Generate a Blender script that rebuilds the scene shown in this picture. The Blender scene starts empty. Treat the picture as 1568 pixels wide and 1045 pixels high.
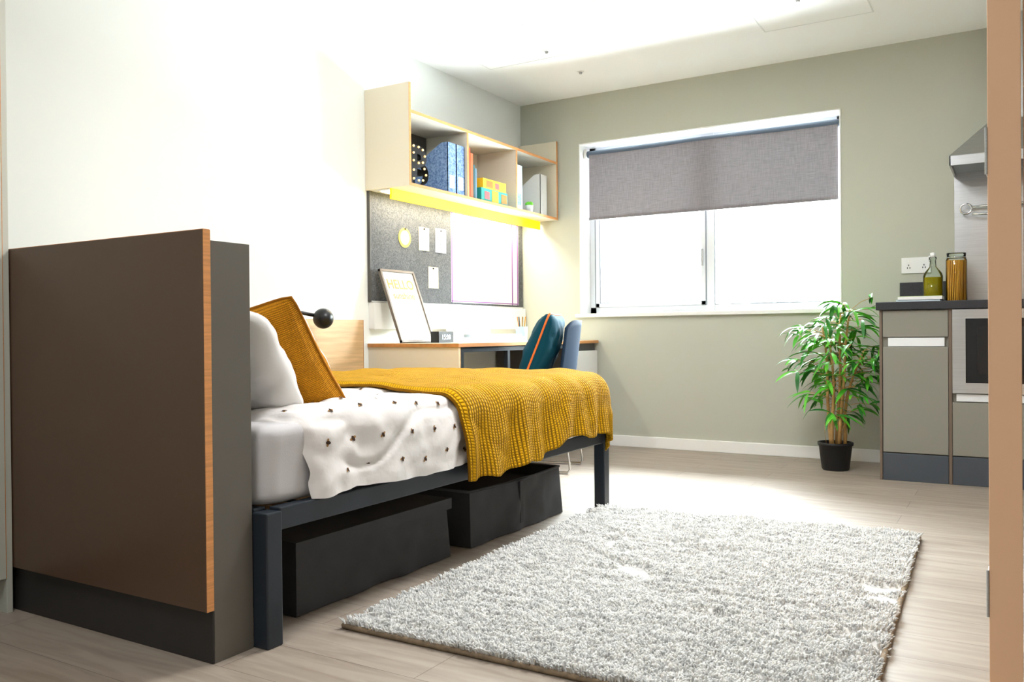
import bpy, math, random
from mathutils import Vector, Matrix, noise
import numpy as np
random.seed(7); np.random.seed(7)
PI=math.pi
sc=bpy.context.scene
try:
    sc.view_settings.view_transform='Standard'
    sc.view_settings.look='None'
except Exception as e: print(e)

# ------------------------------------------------------------------ materials
def lin(c):
    out=[]
    for v in c:
        v=v/255.0
        out.append(v/12.92 if v<=0.04045 else ((v+0.055)/1.055)**2.4)
    return (out[0],out[1],out[2],1.0)
MATS={}
def mat(name,rgb,rough=.5,metal=0,var=0,vscale=4,bump=0,bscale=60,spec=.5,emit=None,es=0,trans=0,sheen=0,stretch=(1,1,1),ior=1.45,rgb2=None):
    if name in MATS: return MATS[name]
    m=bpy.data.materials.new(name); m.use_nodes=True
    nt=m.node_tree; N=nt.nodes; L=nt.links
    b=N['Principled BSDF']
    b.inputs['Base Color'].default_value=lin(rgb)
    b.inputs['Roughness'].default_value=rough
    b.inputs['Metallic'].default_value=metal
    b.inputs['Specular IOR Level'].default_value=spec
    b.inputs['IOR'].default_value=ior
    b.inputs['Transmission Weight'].default_value=trans
    b.inputs['Sheen Weight'].default_value=sheen
    if emit is not None:
        b.inputs['Emission Color'].default_value=lin(emit); b.inputs['Emission Strength'].default_value=es
    tc=N.new('ShaderNodeTexCoord'); mp=N.new('ShaderNodeMapping'); mp.inputs['Scale'].default_value=stretch
    L.new(tc.outputs['Object'],mp.inputs['Vector'])
    nz=N.new('ShaderNodeTexNoise'); nz.inputs['Scale'].default_value=vscale; nz.inputs['Detail'].default_value=5
    L.new(mp.outputs['Vector'],nz.inputs['Vector'])
    if var>0 or rgb2:
        rp=N.new('ShaderNodeValToRGB')
        c=lin(rgb); 
        if rgb2: c2=lin(rgb2); c1=c
        else:
            c1=tuple(max(0,x*(1-var)) for x in c[:3])+(1,); c2=tuple(min(1,x*(1+var)) for x in c[:3])+(1,)
        rp.color_ramp.elements[0].color=c1; rp.color_ramp.elements[1].color=c2
        rp.color_ramp.elements[0].position=.35; rp.color_ramp.elements[1].position=.65
        L.new(nz.outputs['Fac'],rp.inputs['Fac']); L.new(rp.outputs['Color'],b.inputs['Base Color'])
    if bump>0:
        n2=N.new('ShaderNodeTexNoise'); n2.inputs['Scale'].default_value=bscale; n2.inputs['Detail'].default_value=3
        L.new(mp.outputs['Vector'],n2.inputs['Vector'])
        bp=N.new('ShaderNodeBump'); bp.inputs['Strength'].default_value=bump; bp.inputs['Distance'].default_value=.01
        L.new(n2.outputs['Fac'],bp.inputs['Height']); L.new(bp.outputs['Normal'],b.inputs['Normal'])
    MATS[name]=m; return m

# ------------------------------------------------------------------ mesh builder
class MB:
    def __init__(s): s.V=[];s.F=[];s.M=[];s.S=[];s.UV=[];s.mats=[];s.hasuv=False
    def mi(s,m):
        if m not in s.mats: s.mats.append(m)
        return s.mats.index(m)
    def add(s,vs,fs,m,smooth=False,uv=None):
        o=len(s.V); k=s.mi(m)
        s.V+= [tuple(v) for v in vs]
        if uv: s.UV+=uv; s.hasuv=True
        else: s.UV+=[(0,0)]*len(vs)
        for f in fs: s.F.append(tuple(i+o for i in f)); s.M.append(k); s.S.append(smooth)
    def box(s,x0,x1,y0,y1,z0,z1,m):
        v=[(x0,y0,z0),(x1,y0,z0),(x1,y1,z0),(x0,y1,z0),(x0,y0,z1),(x1,y0,z1),(x1,y1,z1),(x0,y1,z1)]
        s.add(v,[(0,3,2,1),(4,5,6,7),(0,1,5,4),(1,2,6,5),(2,3,7,6),(3,0,4,7)],m)
    def hexa(s,v,m):
        s.add(v,[(0,3,2,1),(4,5,6,7),(0,1,5,4),(1,2,6,5),(2,3,7,6),(3,0,4,7)],m)
    def cyl(s,p0,p1,r0,r1,m,n=20,caps=True,smooth=True):
        p0=Vector(p0);p1=Vector(p1);d=(p1-p0).normalized()
        a=d.orthogonal().normalized();b=d.cross(a)
        vs=[];fs=[]
        for p,r in((p0,r0),(p1,r1)):
            for i in range(n):
                t=2*PI*i/n; vs.append(p+(a*math.cos(t)+b*math.sin(t))*r)
        for i in range(n):
            j=(i+1)%n; fs.append((i,j,n+j,n+i))
        s.add(vs,fs,m,smooth)
        if caps:
            s.add(vs[:n],[tuple(range(n-1,-1,-1))],m); s.add(vs[n:],[tuple(range(n))],m)
    def lathe(s,c,prof,m,n=28):
        vs=[];fs=[];c=Vector(c)
        for r,z in prof:
            for i in range(n):
                t=2*PI*i/n; vs.append((c.x+r*math.cos(t),c.y+r*math.sin(t),c.z+z))
        for k in range(len(prof)-1):
            for i in range(n):
                j=(i+1)%n; fs.append((k*n+i,k*n+j,(k+1)*n+j,(k+1)*n+i))
        s.add(vs,fs,m,True)
    def tube(s,pts,r,m,n=10,closed=False):
        pts=[Vector(p) for p in pts]; K=len(pts); vs=[];fs=[]
        prev=None
        for i,p in enumerate(pts):
            if closed: d=(pts[(i+1)%K]-pts[i-1])
            else: d=(pts[min(i+1,K-1)]-pts[max(i-1,0)])
            d.normalize()
            a=(prev-d*prev.dot(d)) if prev is not None else d.orthogonal()
            a.normalize(); prev=a; b=d.cross(a)
            rr=r[i] if isinstance(r,(list,tuple)) else r
            for k in range(n):
                t=2*PI*k/n; vs.append(p+(a*math.cos(t)+b*math.sin(t))*rr)
        rng=K if closed else K-1
        for i in range(rng):
            for k in range(n):
                l=(k+1)%n; i2=(i+1)%K
                fs.append((i*n+k,i*n+l,i2*n+l,i2*n+k))
        if not closed:
            fs.append(tuple(range(n-1,-1,-1))); fs.append(tuple((K-1)*n+k for k in range(n)))
        s.add(vs,fs,m,True)
    def sphere(s,c,r,m,n=14,sx=1,sy=1,sz=1):
        vs=[];fs=[];c=Vector(c);h=n//2+1
        for i in range(h+1):
            ph=PI*i/h
            for j in range(n):
                t=2*PI*j/n; vs.append((c.x+r*sx*math.sin(ph)*math.cos(t),c.y+r*sy*math.sin(ph)*math.sin(t),c.z+r*sz*math.cos(ph)))
        for i in range(h):
            for j in range(n):
                k=(j+1)%n; fs.append((i*n+j,(i+1)*n+j,(i+1)*n+k,i*n+k))
        s.add(vs,fs,m,True)
    def grid(s,f,nu,nv,m,smooth=True,uvf=None):
        vs=[];fs=[];uv=[]
        for j in range(nv+1):
            for i in range(nu+1):
                vs.append(f(i/nu,j/nv))
                uv.append(uvf(i/nu,j/nv) if uvf else (i/nu,j/nv))
        for j in range(nv):
            for i in range(nu):
                a=j*(nu+1)+i; fs.append((a,a+1,a+nu+2,a+nu+1))
        s.add(vs,fs,m,smooth,uv)
    def pillow(s,c,e1,e2,w,h,t,m,n=36,seed=0,pipe=None,wr=.01,pw=.38,rc=.07):
        c=Vector(c);e1=Vector(e1).normalized();e2=Vector(e2);e2=(e2-e1*e2.dot(e1)).normalized();nn=e1.cross(e2)
        def P(a,b,sgn):
            q=max(0,(1-a*a))*max(0,(1-b*b))
            th=t*.5*q**pw
            x=w/2*a*(1-.06*(1-b*b))*(1-rc*b**8); y=h/2*b*(1-.06*(1-a*a))*(1-rc*a**8)
            w_=wr*noise.noise(Vector((a*2.3+seed,b*2.3,sgn*3)))+wr*.6*noise.noise(Vector((a*5+seed,b*5,sgn*3)))
            w_+=wr*.5*math.sin(9*math.atan2(b,a))*max(0,(a*a+b*b)-.5)
            return c+e1*x+e2*y+nn*(sgn*th+w_*min(1,q*4))
        for sg in(1,-1):
            s.grid(lambda u,v:P((2*u-1),(2*v-1)*sg,sg),n,n,m,uvf=lambda u,v:(u*w,v*h))
        if pipe:
            pts=[]
            K=16
            for k in range(K): pts.append(P(-1+2*k/K,-1,1))
            for k in range(K): pts.append(P(1,-1+2*k/K,1))
            for k in range(K): pts.append(P(1-2*k/K,1,1))
            for k in range(K): pts.append(P(-1,1-2*k/K,1))
            s.tube(pts,pipe[1],pipe[0],8,closed=True)
    def build(s,name,bevel=0,weld=False,parent=None,solid=0):
        me=bpy.data.meshes.new(name); me.from_pydata(s.V,[],s.F)
        for m in s.mats: me.materials.append(m)
        me.polygons.foreach_set('material_index',s.M)
        me.polygons.foreach_set('use_smooth',s.S)
        if s.hasuv:
            ul=me.uv_layers.new(name='UVMap')
            li=np.empty(len(me.loops),dtype=np.int32); me.loops.foreach_get('vertex_index',li)
            uv=np.array(s.UV,dtype=np.float32)[li]; ul.data.foreach_set('uv',uv.ravel())
        me.update()
        ob=bpy.data.objects.new(name,me); sc.collection.objects.link(ob)
        if weld:
            w=ob.modifiers.new('weld','WELD'); w.merge_threshold=.0006
        if solid:
            w=ob.modifiers.new('solid','SOLIDIFY'); w.thickness=solid; w.offset=0
        if bevel:
            b=ob.modifiers.new('bev','BEVEL'); b.width=bevel; b.segments=2; b.limit_method='ANGLE'; b.angle_limit=.7
            b.harden_normals=False
        if parent: ob.parent=parent
        return ob
def text_mesh(mb,txt,size,M4,m,extrude=.001,bold=0):
    cu=bpy.data.curves.new('t','FONT'); cu.body=txt; cu.size=size; cu.extrude=extrude; cu.align_x='CENTER'; cu.offset=bold
    o=bpy.data.objects.new('t',cu); sc.collection.objects.link(o)
    dg=bpy.context.evaluated_depsgraph_get(); dg.update()
    me=bpy.data.meshes.new_from_object(o.evaluated_get(dg))
    vs=[M4@v.co for v in me.vertices]; fs=[tuple(p.vertices) for p in me.polygons]
    mb.add(vs,fs,m)
    bpy.data.objects.remove(o); bpy.data.curves.remove(cu); bpy.data.meshes.remove(me)

# ------------------------------------------------------------------ material library
M_wl=mat('paint_white',(238,241,238),.85,bump=.03,bscale=200)
M_wb=mat('paint_sage',(186,187,174),.85,bump=.03,bscale=200)
M_ce=mat('paint_ceiling',(252,253,253),.9)
M_trim=mat('trim_white',(240,240,238),.4)
M_upvc=mat('window_frame_white',(222,226,230),.4)
M_gasket=mat('window_gasket',(120,126,132),.6)
M_taupe=mat('laminate_taupe',(100,95,87),.45,bump=.02,bscale=400)
M_taupe_shade=mat('laminate_taupe_shade',(84,63,48),.32,bump=.02,bscale=400)  # taupe laminate again, the front's dim warm light put into its colour
M_plinth=mat('plinth_dark',(42,39,38),.5)
M_ply=mat('ply_edge',(214,148,90),.5,var=.12,vscale=8,stretch=(1,1,25))
M_oak=mat('oak_veneer',(210,174,128),.45,var=.13,vscale=3,stretch=(18,1.2,18))
M_oaktop=mat('oak_edge',(190,130,72),.45,var=.12,vscale=3,stretch=(10,1,10))
M_cream=mat('laminate_cream',(230,220,198),.5)
M_greige=mat('laminate_greige',(196,196,184),.45)
M_shelf=mat('shelf_greige',(214,210,200),.5)
M_shelfd=mat('shelf_back',(80,78,76),.6)
M_metal=mat('bed_steel_paint',(34,41,49),.4,bump=.03,bscale=300)
M_bag=mat('storage_fabric',(56,55,57),.7,bump=.25,bscale=500,var=.1,vscale=10)
M_bagin=mat('storage_fabric_inside',(20,20,22),.9)
M_white=mat('cotton_white',(232,229,226),.9,bump=.08,bscale=700)
M_sheet=mat('sheet_grey',(200,197,198),.9,bump=.1,bscale=500)
M_duvet=mat('duvet_cotton',(228,223,220),.9,bump=.25,bscale=26)
M_bee=mat('bee_print_dark',(62,40,24),.9); M_wing=mat('bee_print_wing',(160,122,76),.9)
M_grey=mat('cushion_grey',(78,80,86),.9,bump=.2,bscale=400)
M_black=mat('black_plastic',(14,15,18),.35)
M_felt=mat('felt_grey',(64,66,69),.95,rgb2=(98,99,101),vscale=140,bump=.15,bscale=300)
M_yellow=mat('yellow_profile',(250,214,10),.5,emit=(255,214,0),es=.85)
M_led=mat('led_diffuser',(255,250,235),.5,emit=(255,246,225),es=8)
M_steel=mat('brushed_steel',(190,192,194),.28,1,var=.06,vscale=6,stretch=(1,1,60))
M_chrome=mat('chrome',(220,222,225),.12,1)
M_kit=mat('kitchen_greige',(134,132,122),.4)
M_work=mat('worktop_dark',(42,43,48),.35,var=.3,vscale=200)
M_door=mat('door_lipping',(240,194,156),.5)
M_pot=mat('pot_black',(28,28,30),.5,bump=.1,bscale=80)
M_soil=mat('soil',(50,36,26),1,bump=1,bscale=90)
M_stem=mat('bamboo_cane',(190,150,92),.6,var=.2,vscale=20)
M_leaf=mat('leaf_green',(50,155,36),.4,rgb2=(115,205,55),vscale=9)
M_leaf2=mat('leaf_dark',(22,92,32),.4,rgb2=(62,145,45),vscale=9)
M_teal=mat('teal_velvet',(0,62,80),.8,bump=.15,bscale=300,spec=.2)
M_orange=mat('orange_piping',(225,110,40),.7)
M_chair=mat('chair_shell',(28,48,70),.75,spec=.2)
M_paper=mat('paper_white',(240,240,238),.8)
M_gold=mat('gold_ink',(170,122,40),.5)
M_mw=mat('microwave_black',(14,14,16),.15)
M_socket=mat('socket_white',(240,240,240),.3)

def uvmat(name,rgb1,rgb2,rough,sx,sy,strength,dist):
    m=bpy.data.materials.new(name); m.use_nodes=True; nt=m.node_tree;N=nt.nodes;L=nt.links;b=N['Principled BSDF']
    b.inputs['Roughness'].default_value=rough; b.inputs['Specular IOR Level'].default_value=.2
    uv=N.new('ShaderNodeUVMap'); sep=N.new('ShaderNodeSeparateXYZ'); L.new(uv.outputs[0],sep.inputs[0])
    def ma(op,a,b_=None):
        n=N.new('ShaderNodeMath'); n.operation=op
        for k,x in((0,a),(1,b_)):
            if x is None: continue
            if isinstance(x,(int,float)): n.inputs[k].default_value=x
            else: L.new(x,n.inputs[k])
        return n.outputs[0]
    X=ma('MULTIPLY',sep.outputs[0],sx); Y=ma('MULTIPLY',sep.outputs[1],sy)
    fy=ma('ABSOLUTE',ma('SINE',Y)); 
    zz=ma('ADD',X,ma('MULTIPLY',fy,1.6))
    st=ma('ABSOLUTE',ma('SINE',zz))
    h=ma('ADD',ma('MULTIPLY',ma('POWER',fy,.6),.7),ma('MULTIPLY',ma('MULTIPLY',st,fy),.6))
    nz=N.new('ShaderNodeTexNoise'); nz.inputs['Scale'].default_value=14; nz.inputs['Detail'].default_value=4
    L.new(uv.outputs[0],nz.inputs['Vector'])
    cf=ma('ADD',ma('MULTIPLY',h,.55),ma('MULTIPLY',nz.outputs['Fac'],.4))
    rp=N.new('ShaderNodeValToRGB'); rp.color_ramp.elements[0].color=lin(rgb1);rp.color_ramp.elements[1].color=lin(rgb2)
    rp.color_ramp.elements[0].position=.15; rp.color_ramp.elements[1].position=.8
    L.new(cf,rp.inputs[0]); L.new(rp.outputs[0],b.inputs['Base Color'])
    bp=N.new('ShaderNodeBump'); bp.inputs['Strength'].default_value=strength; bp.inputs['Distance'].default_value=dist
    L.new(h,bp.inputs['Height']); L.new(bp.outputs[0],b.inputs['Normal'])
    return m
M_throw=uvmat('knit_mustard',(116,74,0),(220,164,4),.9,PI/.010,PI/.017,1,.009)
M_must=uvmat('weave_mustard',(140,84,4),(222,148,24),.9,PI/.006,PI/.006,.9,.004)

def floor_mat():
    m=bpy.data.materials.new('oak_vinyl_planks'); m.use_nodes=True; nt=m.node_tree;N=nt.nodes;L=nt.links;b=N['Principled BSDF']
    tc=N.new('ShaderNodeTexCoord')
    br=N.new('ShaderNodeTexBrick'); br.inputs['Scale'].default_value=1; br.inputs['Brick Width'].default_value=1.25; br.inputs['Row Height'].default_value=.18
    br.inputs['Mortar Size'].default_value=.0012; br.offset=.37
    br.inputs['Color1'].default_value=lin((156,143,129)); br.inputs['Color2'].default_value=lin((168,156,143)); br.inputs['Mortar'].default_value=lin((116,104,93))
    L.new(tc.outputs['Object'],br.inputs['Vector'])
    mp=N.new('ShaderNodeMapping'); mp.inputs['Scale'].default_value=(1.2,11,1); L.new(tc.outputs['Object'],mp.inputs['Vector'])
    nz=N.new('ShaderNodeTexNoise'); nz.inputs['Scale'].default_value=2.0; nz.inputs['Detail'].default_value=9; nz.inputs['Distortion'].default_value=1.3
    L.new(mp.outputs[0],nz.inputs['Vector'])
    rp=N.new('ShaderNodeValToRGB'); rp.color_ramp.elements[0].color=(.74,.70,.67,1); rp.color_ramp.elements[1].color=(1,1,1,1)
    rp.color_ramp.elements[0].position=.32;rp.color_ramp.elements[1].position=.62
    L.new(nz.outputs['Fac'],rp.inputs[0])
    mx=N.new('ShaderNodeMix'); mx.data_type='RGBA'; mx.blend_type='MULTIPLY'; mx.inputs['Factor'].default_value=.9
    L.new(br.outputs['Color'],mx.inputs['A']); L.new(rp.outputs[0],mx.inputs['B']); L.new(mx.outputs['Result'],b.inputs['Base Color'])
    b.inputs['Roughness'].default_value=.45
    bp=N.new('ShaderNodeBump'); bp.inputs['Strength'].default_value=.12; bp.inputs['Distance'].default_value=.003
    L.new(nz.outputs['Fac'],bp.inputs['Height']); L.new(bp.outputs[0],b.inputs['Normal'])
    return m
M_floor=floor_mat()

def blind_mat():
    m=bpy.data.materials.new('blind_fabric'); m.use_nodes=True; nt=m.node_tree;N=nt.nodes;L=nt.links
    b=N['Principled BSDF']; out=N['Material Output']
    tc=N.new('ShaderNodeTexCoord'); cs=[]
    for scl in((400,1,14),(14,1,400)):
        mp=N.new('ShaderNodeMapping'); mp.inputs['Scale'].default_value=scl; L.new(tc.outputs['Object'],mp.inputs[0])
        nz=N.new('ShaderNodeTexNoise'); nz.inputs['Scale'].default_value=1; nz.inputs['Detail'].default_value=2; L.new(mp.outputs[0],nz.inputs['Vector']); cs.append(nz.outputs['Fac'])
    ad=N.new('ShaderNodeMath'); ad.operation='ADD'; L.new(cs[0],ad.inputs[0]); L.new(cs[1],ad.inputs[1])
    rp=N.new('ShaderNodeValToRGB'); rp.color_ramp.elements[0].position=.65; rp.color_ramp.elements[1].position=1.0
    rp.color_ramp.elements[0].color=lin((106,101,105)); rp.color_ramp.elements[1].color=lin((132,126,130))
    mu=N.new('ShaderNodeMath'); mu.operation='MULTIPLY'; mu.inputs[1].default_value=.85; L.new(ad.outputs[0],mu.inputs[0])
    L.new(mu.outputs[0],rp.inputs[0]); L.new(rp.outputs[0],b.inputs['Base Color']); b.inputs['Roughness'].default_value=.9
    tr=N.new('ShaderNodeBsdfTranslucent'); tr.inputs[0].default_value=(1,.97,1,1)
    mx=N.new('ShaderNodeMixShader'); mx.inputs[0].default_value=.004
    L.new(b.outputs[0],mx.inputs[1]); L.new(tr.outputs[0],mx.inputs[2]); L.new(mx.outputs[0],out.inputs[0])
    return m
M_blind=blind_mat()
def glass_mat(name,tint):
    m=bpy.data.materials.new(name); m.use_nodes=True; nt=m.node_tree;N=nt.nodes;L=nt.links; out=N['Material Output']; N.remove(N['Principled BSDF'])
    t=N.new('ShaderNodeBsdfTransparent'); t.inputs[0].default_value=tint
    g=N.new('ShaderNodeBsdfGlossy'); g.inputs['Roughness'].default_value=.03
    fr=N.new('ShaderNodeFresnel'); fr.inputs[0].default_value=1.3
    mx=N.new('ShaderNodeMixShader'); L.new(fr.outputs[0],mx.inputs[0]); L.new(t.outputs[0],mx.inputs[1]); L.new(g.outputs[0],mx.inputs[2]); L.new(mx.outputs[0],out.inputs[0])
    return m
M_glass=glass_mat('window_glass',(.98,1,1,1)); M_jar=glass_mat('jar_glass',(.9,.95,.9,1)); 

# ------------------------------------------------------------------ room shell
XL=-3.345; YB=5.75; ZC=2.6; XR=1.6; YR=-1.3
b=MB(); b.box(XL-.2,XR+.2,YR-.2,YB+.3,-.1,0,M_floor); b.build('floor')
b=MB(); b.box(XL-.2,XR+.2,YR-.2,YB+.3,ZC,ZC+.1,M_ce); b.build('ceiling')
b=MB(); b.box(XL-.2,XL,YR-.2,YB+.3,0,ZC,M_wl); b.build('wall_left')
b=MB(); b.box(XR,XR+.2,YR-.2,YB+.3,0,ZC,M_wl); b.build('wall_right')
b=MB(); b.box(XL,XR,YR-.2,YR,0,ZC,M_wl); b.build('wall_rear')
WX0,WX1,WZ0,WZ1=-2.84,-.985,.967,2.245
b=MB()
b.box(XL,WX0,YB,YB+.3,0,ZC,M_wb); b.box(WX1,XR,YB,YB+.3,0,ZC,M_wb)
b.box(WX0,WX1,YB,YB+.3,0,WZ0,M_wb); b.box(WX0,WX1,YB,YB+.3,WZ1,ZC,M_wb)
b.build('wall_back')
b=MB(); b.box(-2.60,-.70,YB-.016,YB,0,.08,M_trim); b.build('baseboard_back',bevel=.004)
b=MB(); b.box(XL,XL+.016,1.62,3.9,0,.08,M_trim); b.build('baseboard_left',bevel=.004)
# window
b=MB()
fy0,fy1=YB+.17,YB+.23
b.box(WX0,WX0+.008,YB-.004,fy0,WZ0,WZ1,M_trim); b.box(WX1-.008,WX1,YB-.004,fy0,WZ0,WZ1,M_trim)
b.box(WX0,WX1,YB-.004,fy0,WZ1-.008,WZ1,M_trim)
b.box(WX0-.03,WX1+.02,YB-.03,fy0,WZ0-.022,WZ0+.004,M_trim)
fw=.055
b.box(WX0,WX0+fw,fy0,fy1,WZ0,WZ1,M_upvc); b.box(WX1-fw,WX1,fy0,fy1,WZ0,WZ1,M_upvc)
b.box(WX0,WX1,fy0,fy1,WZ0,WZ0+fw,M_upvc); b.box(WX0,WX1,fy0,fy1,WZ1-fw,WZ1,M_upvc)
b.box(-1.925,-1.865,fy0-.005,fy1,WZ0,WZ1,M_upvc)
b.box(WX0+fw,WX0+fw+.03,fy0-.01,fy1,WZ0+fw,WZ1-fw,M_upvc)
b.box(WX0+fw,-1.925,fy0-.01,fy1,WZ0+fw,WZ0+fw+.03,M_upvc)
b.box(-1.96,-1.925,fy0-.01,fy1,WZ0+fw,WZ1-fw,M_upvc)
b.box(WX0+fw-.006,WX0+fw+.002,fy0-.012,fy0,WZ0+fw,WZ1-fw,M_gasket)
b.box(WX0+fw+.03,WX0+fw+.036,fy0-.004,fy1-.02,WZ0+fw+.03,WZ1-fw,M_gasket)
b.box(-1.928,-1.920,fy0-.012,fy0,WZ0+fw,WZ1-fw,M_gasket); b.box(-1.865,-1.860,fy0,fy1-.02,WZ0+fw,WZ1-fw,M_gasket)
b.box(WX0+fw+.03,-1.96,fy0,fy1-.02,WZ0+fw+.03,WZ0+fw+.035,M_gasket); b.box(-1.86,WX1-fw,fy0,fy1-.02,WZ0+fw,WZ0+fw+.005,M_gasket)
b.box(-1.955,-1.94,fy0-.03,fy0-.01,1.3,1.42,M_chrome)
b.box(WX0+fw,-1.9,fy0+.03,fy0+.036,WZ0+fw,WZ1-fw,M_glass); b.box(-1.9,WX1-fw,fy0+.03,fy0+.036,WZ0+fw,WZ1-fw,M_glass)
b.build('window_1',bevel=.002)
# roller blind
b=MB()
b.cyl((WX0+.03,YB+.09,2.175),(WX1-.02,YB+.09,2.175),.026,.026,mat('blind_tube',(76,88,104),.5),20)
b.box(WX0+.012,WX0+.03,YB+.06,YB+.12,2.14,2.21,M_trim); b.box(WX1-.02,WX1-.01,YB+.06,YB+.12,2.14,2.21,M_trim)
b.grid(lambda u,v:(WX0+.05+u*(WX1-WX0-.08),YB+.066+.002*math.sin(u*9+v),2.17-v*(2.17-1.69)),40,12,M_blind)
b.box(WX0+.05,WX1-.03,YB+.06,YB+.072,1.677,1.695,M_blind)
b.build('roller_blind')

# exterior building
M_fac=mat('facade_render',(215,218,216),.9); M_fw=mat('facade_window',(31,33,35),.8,spec=0)
b=MB(); b.box(-20,12,22,23,-3,5.5,M_fac)
for i in range(12):
    for k in range(3):
        x=-19+i*2.6; z=-2.2+k*2.7
        for q in(0,.66): b.box(x+q,x+q+.58,21.97,22.0,z,z+1.5,M_fw)
for z in(-.35,2.35): b.box(-20,12,21.95,22,z,z+.12,M_fw)
b.build('neighbouring_building')

# ------------------------------------------------------------------ ceiling bits
for (x,y) in((-2.553,4.72),(-2.56,5.216),(-1.02,4.71)):
    b=MB(); b.cyl((x,y,ZC-.004),(x,y,ZC),.024,.024,M_trim,20); b.cyl((x,y,ZC-.016),(x,y,ZC-.004),.009,.013,M_steel,12); b.build('sprinkler_head')
b=MB(); b.cyl((-1.9,4.12,ZC-.035),(-1.9,4.12,ZC),.045,.055,M_trim,24); b.build('smoke_detector')
M_gap=mat('hatch_joint',(228,231,231),.6)
for hx,hy in((-1.0,4.82),(-2.75,4.55)):
    b=MB()
    for (x0,x1,y0,y1) in((hx-.3,hx+.3,hy-.3,hy-.294),(hx-.3,hx+.3,hy+.294,hy+.3),(hx-.3,hx-.294,hy-.3,hy+.3),(hx+.294,hx+.3,hy-.3,hy+.3)):
        b.box(x0,x1,y0,y1,ZC-.002,ZC,M_gap)
    b.build('ceiling_access_hatch')

# ------------------------------------------------------------------ bed-end partition panel
b=MB()
b.box(XL+.002,-1.74,1.445,1.57,.0,1.063,M_taupe)
b.box(XL+.002,-1.741,1.440,1.445,0,.132,M_plinth)
b.box(-2.9,-1.742,1.423,1.4445,.134,1.089,M_taupe_shade)
b.box(-1.742,-1.7395,1.423,1.4445,.134,1.089,M_ply)
b.box(-2.9,-1.742,1.4235,1.4445,1.089,1.0905,M_ply)
b.build('headboard_partition',bevel=.0015)
# wardrobe on the left
b=MB()
b.box(XL+.003,-2.62,.45,1.40,.1,2.45,M_greige); b.box(XL+.003,-2.64,.47,1.40,0,.1,M_plinth)
b.box(-2.62,-2.600,.45,.93,.105,2.45,M_greige); b.box(-2.62,-2.600,.935,1.400,.105,2.45,M_greige)
b.box(-2.618,-2.600,1.400,1.402,.105,2.45,M_ply)
b.box(-2.60,-2.592,.85,.865,1.0,1.2,M_steel)
b.box(XL+.003,-2.602,1.402,1.420,.0,2.45,M_greige)
b.build('wardrobe',bevel=.0015)

# ------------------------------------------------------------------ bed
BX0,BX1,BY0,BY1=-3.1,-1.69,1.573,3.72
b=MB()
for x in(BX0,BX1-.055):
    for y in(BY0,BY1-.055): b.box(x,x+.055,y,y+.055,0,.357,M_metal)
b.box(BX1-.045,BX1-.003,BY0+.05,BY1-.05,.305,.365,M_metal); b.box(BX0+.003,BX0+.045,BY0+.05,BY1-.05,.305,.365,M_metal)
b.box(BX0+.05,BX1-.05,BY0+.003,BY0+.045,.305,.365,M_metal); b.box(BX0+.05,BX1-.05,BY1-.045,BY1-.003,.305,.365,M_metal)
for i in range(14):
    y=BY0+.12+i*.145; b.box(BX0+.04,BX1-.04,y,y+.06,.335,.35,M_oak)
b.box(-2.42,-2.38,BY0+.05,BY1-.05,.29,.335,M_metal)
b.build('bed_frame',bevel=.004)
def rbox(b,x0,x1,y0,y1,z0,z1,r,m,seg=5,amp=0,seed=0):
    prof=[]
    for k in range(seg+1):
        t=PI/2*k/seg; prof.append((r*(1-math.sin(t)),z0+r*(1-math.cos(t))))
    for k in range(1,9): prof.append((0,z0+r+(z1-z0-2*r)*k/9))
    for k in range(seg+1):
        t=PI/2*k/seg; prof.append((r*(1-math.cos(t)),z1-r+r*math.sin(t)))
    cr=.06
    def rr(x0,x1,y0,y1):
        pts=[]
        for (cx,cy,a0) in((x1-cr,y0+cr,-PI/2),(x1-cr,y1-cr,0),(x0+cr,y1-cr,PI/2),(x0+cr,y0+cr,PI)):
            for k in range(6):
                a=a0+PI/2*k/5; pts.append((cx+cr*math.cos(a),cy+cr*math.sin(a)))
        out=[]
        for i in range(len(pts)):
            p=pts[i];q=pts[(i+1)%len(pts)]; d=math.hypot(q[0]-p[0],q[1]-p[1]); K=30 if d>.3 else 1
            for k in range(K): out.append((p[0]+(q[0]-p[0])*k/K,p[1]+(q[1]-p[1])*k/K))
        return out
    vs=[];fs=[];n=None
    for ins,z in prof:
        pts=rr(x0+ins,x1-ins,y0+ins,y1-ins); n=len(pts)
        for (x,y) in pts:
            d=amp*noise.noise(Vector((x*9+seed,y*9,z*6)))
            vs.append((x+d,y+d*.3,z+d*.3))
    for k in range(len(prof)-1):
        for i in range(n):
            j=(i+1)%n; fs.append((k*n+i,k*n+j,(k+1)*n+j,(k+1)*n+i))
    fs.append(tuple(range(n-1,-1,-1))); fs.append(tuple((len(prof)-1)*n+i for i in range(n)))
    b.add(vs,fs,m,True)
b=MB(); rbox(b,BX0+.02,BX1-.03,BY0+.02,BY1-.05,.366,.578,.03,M_sheet,amp=.012); b.build('mattress')

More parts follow.
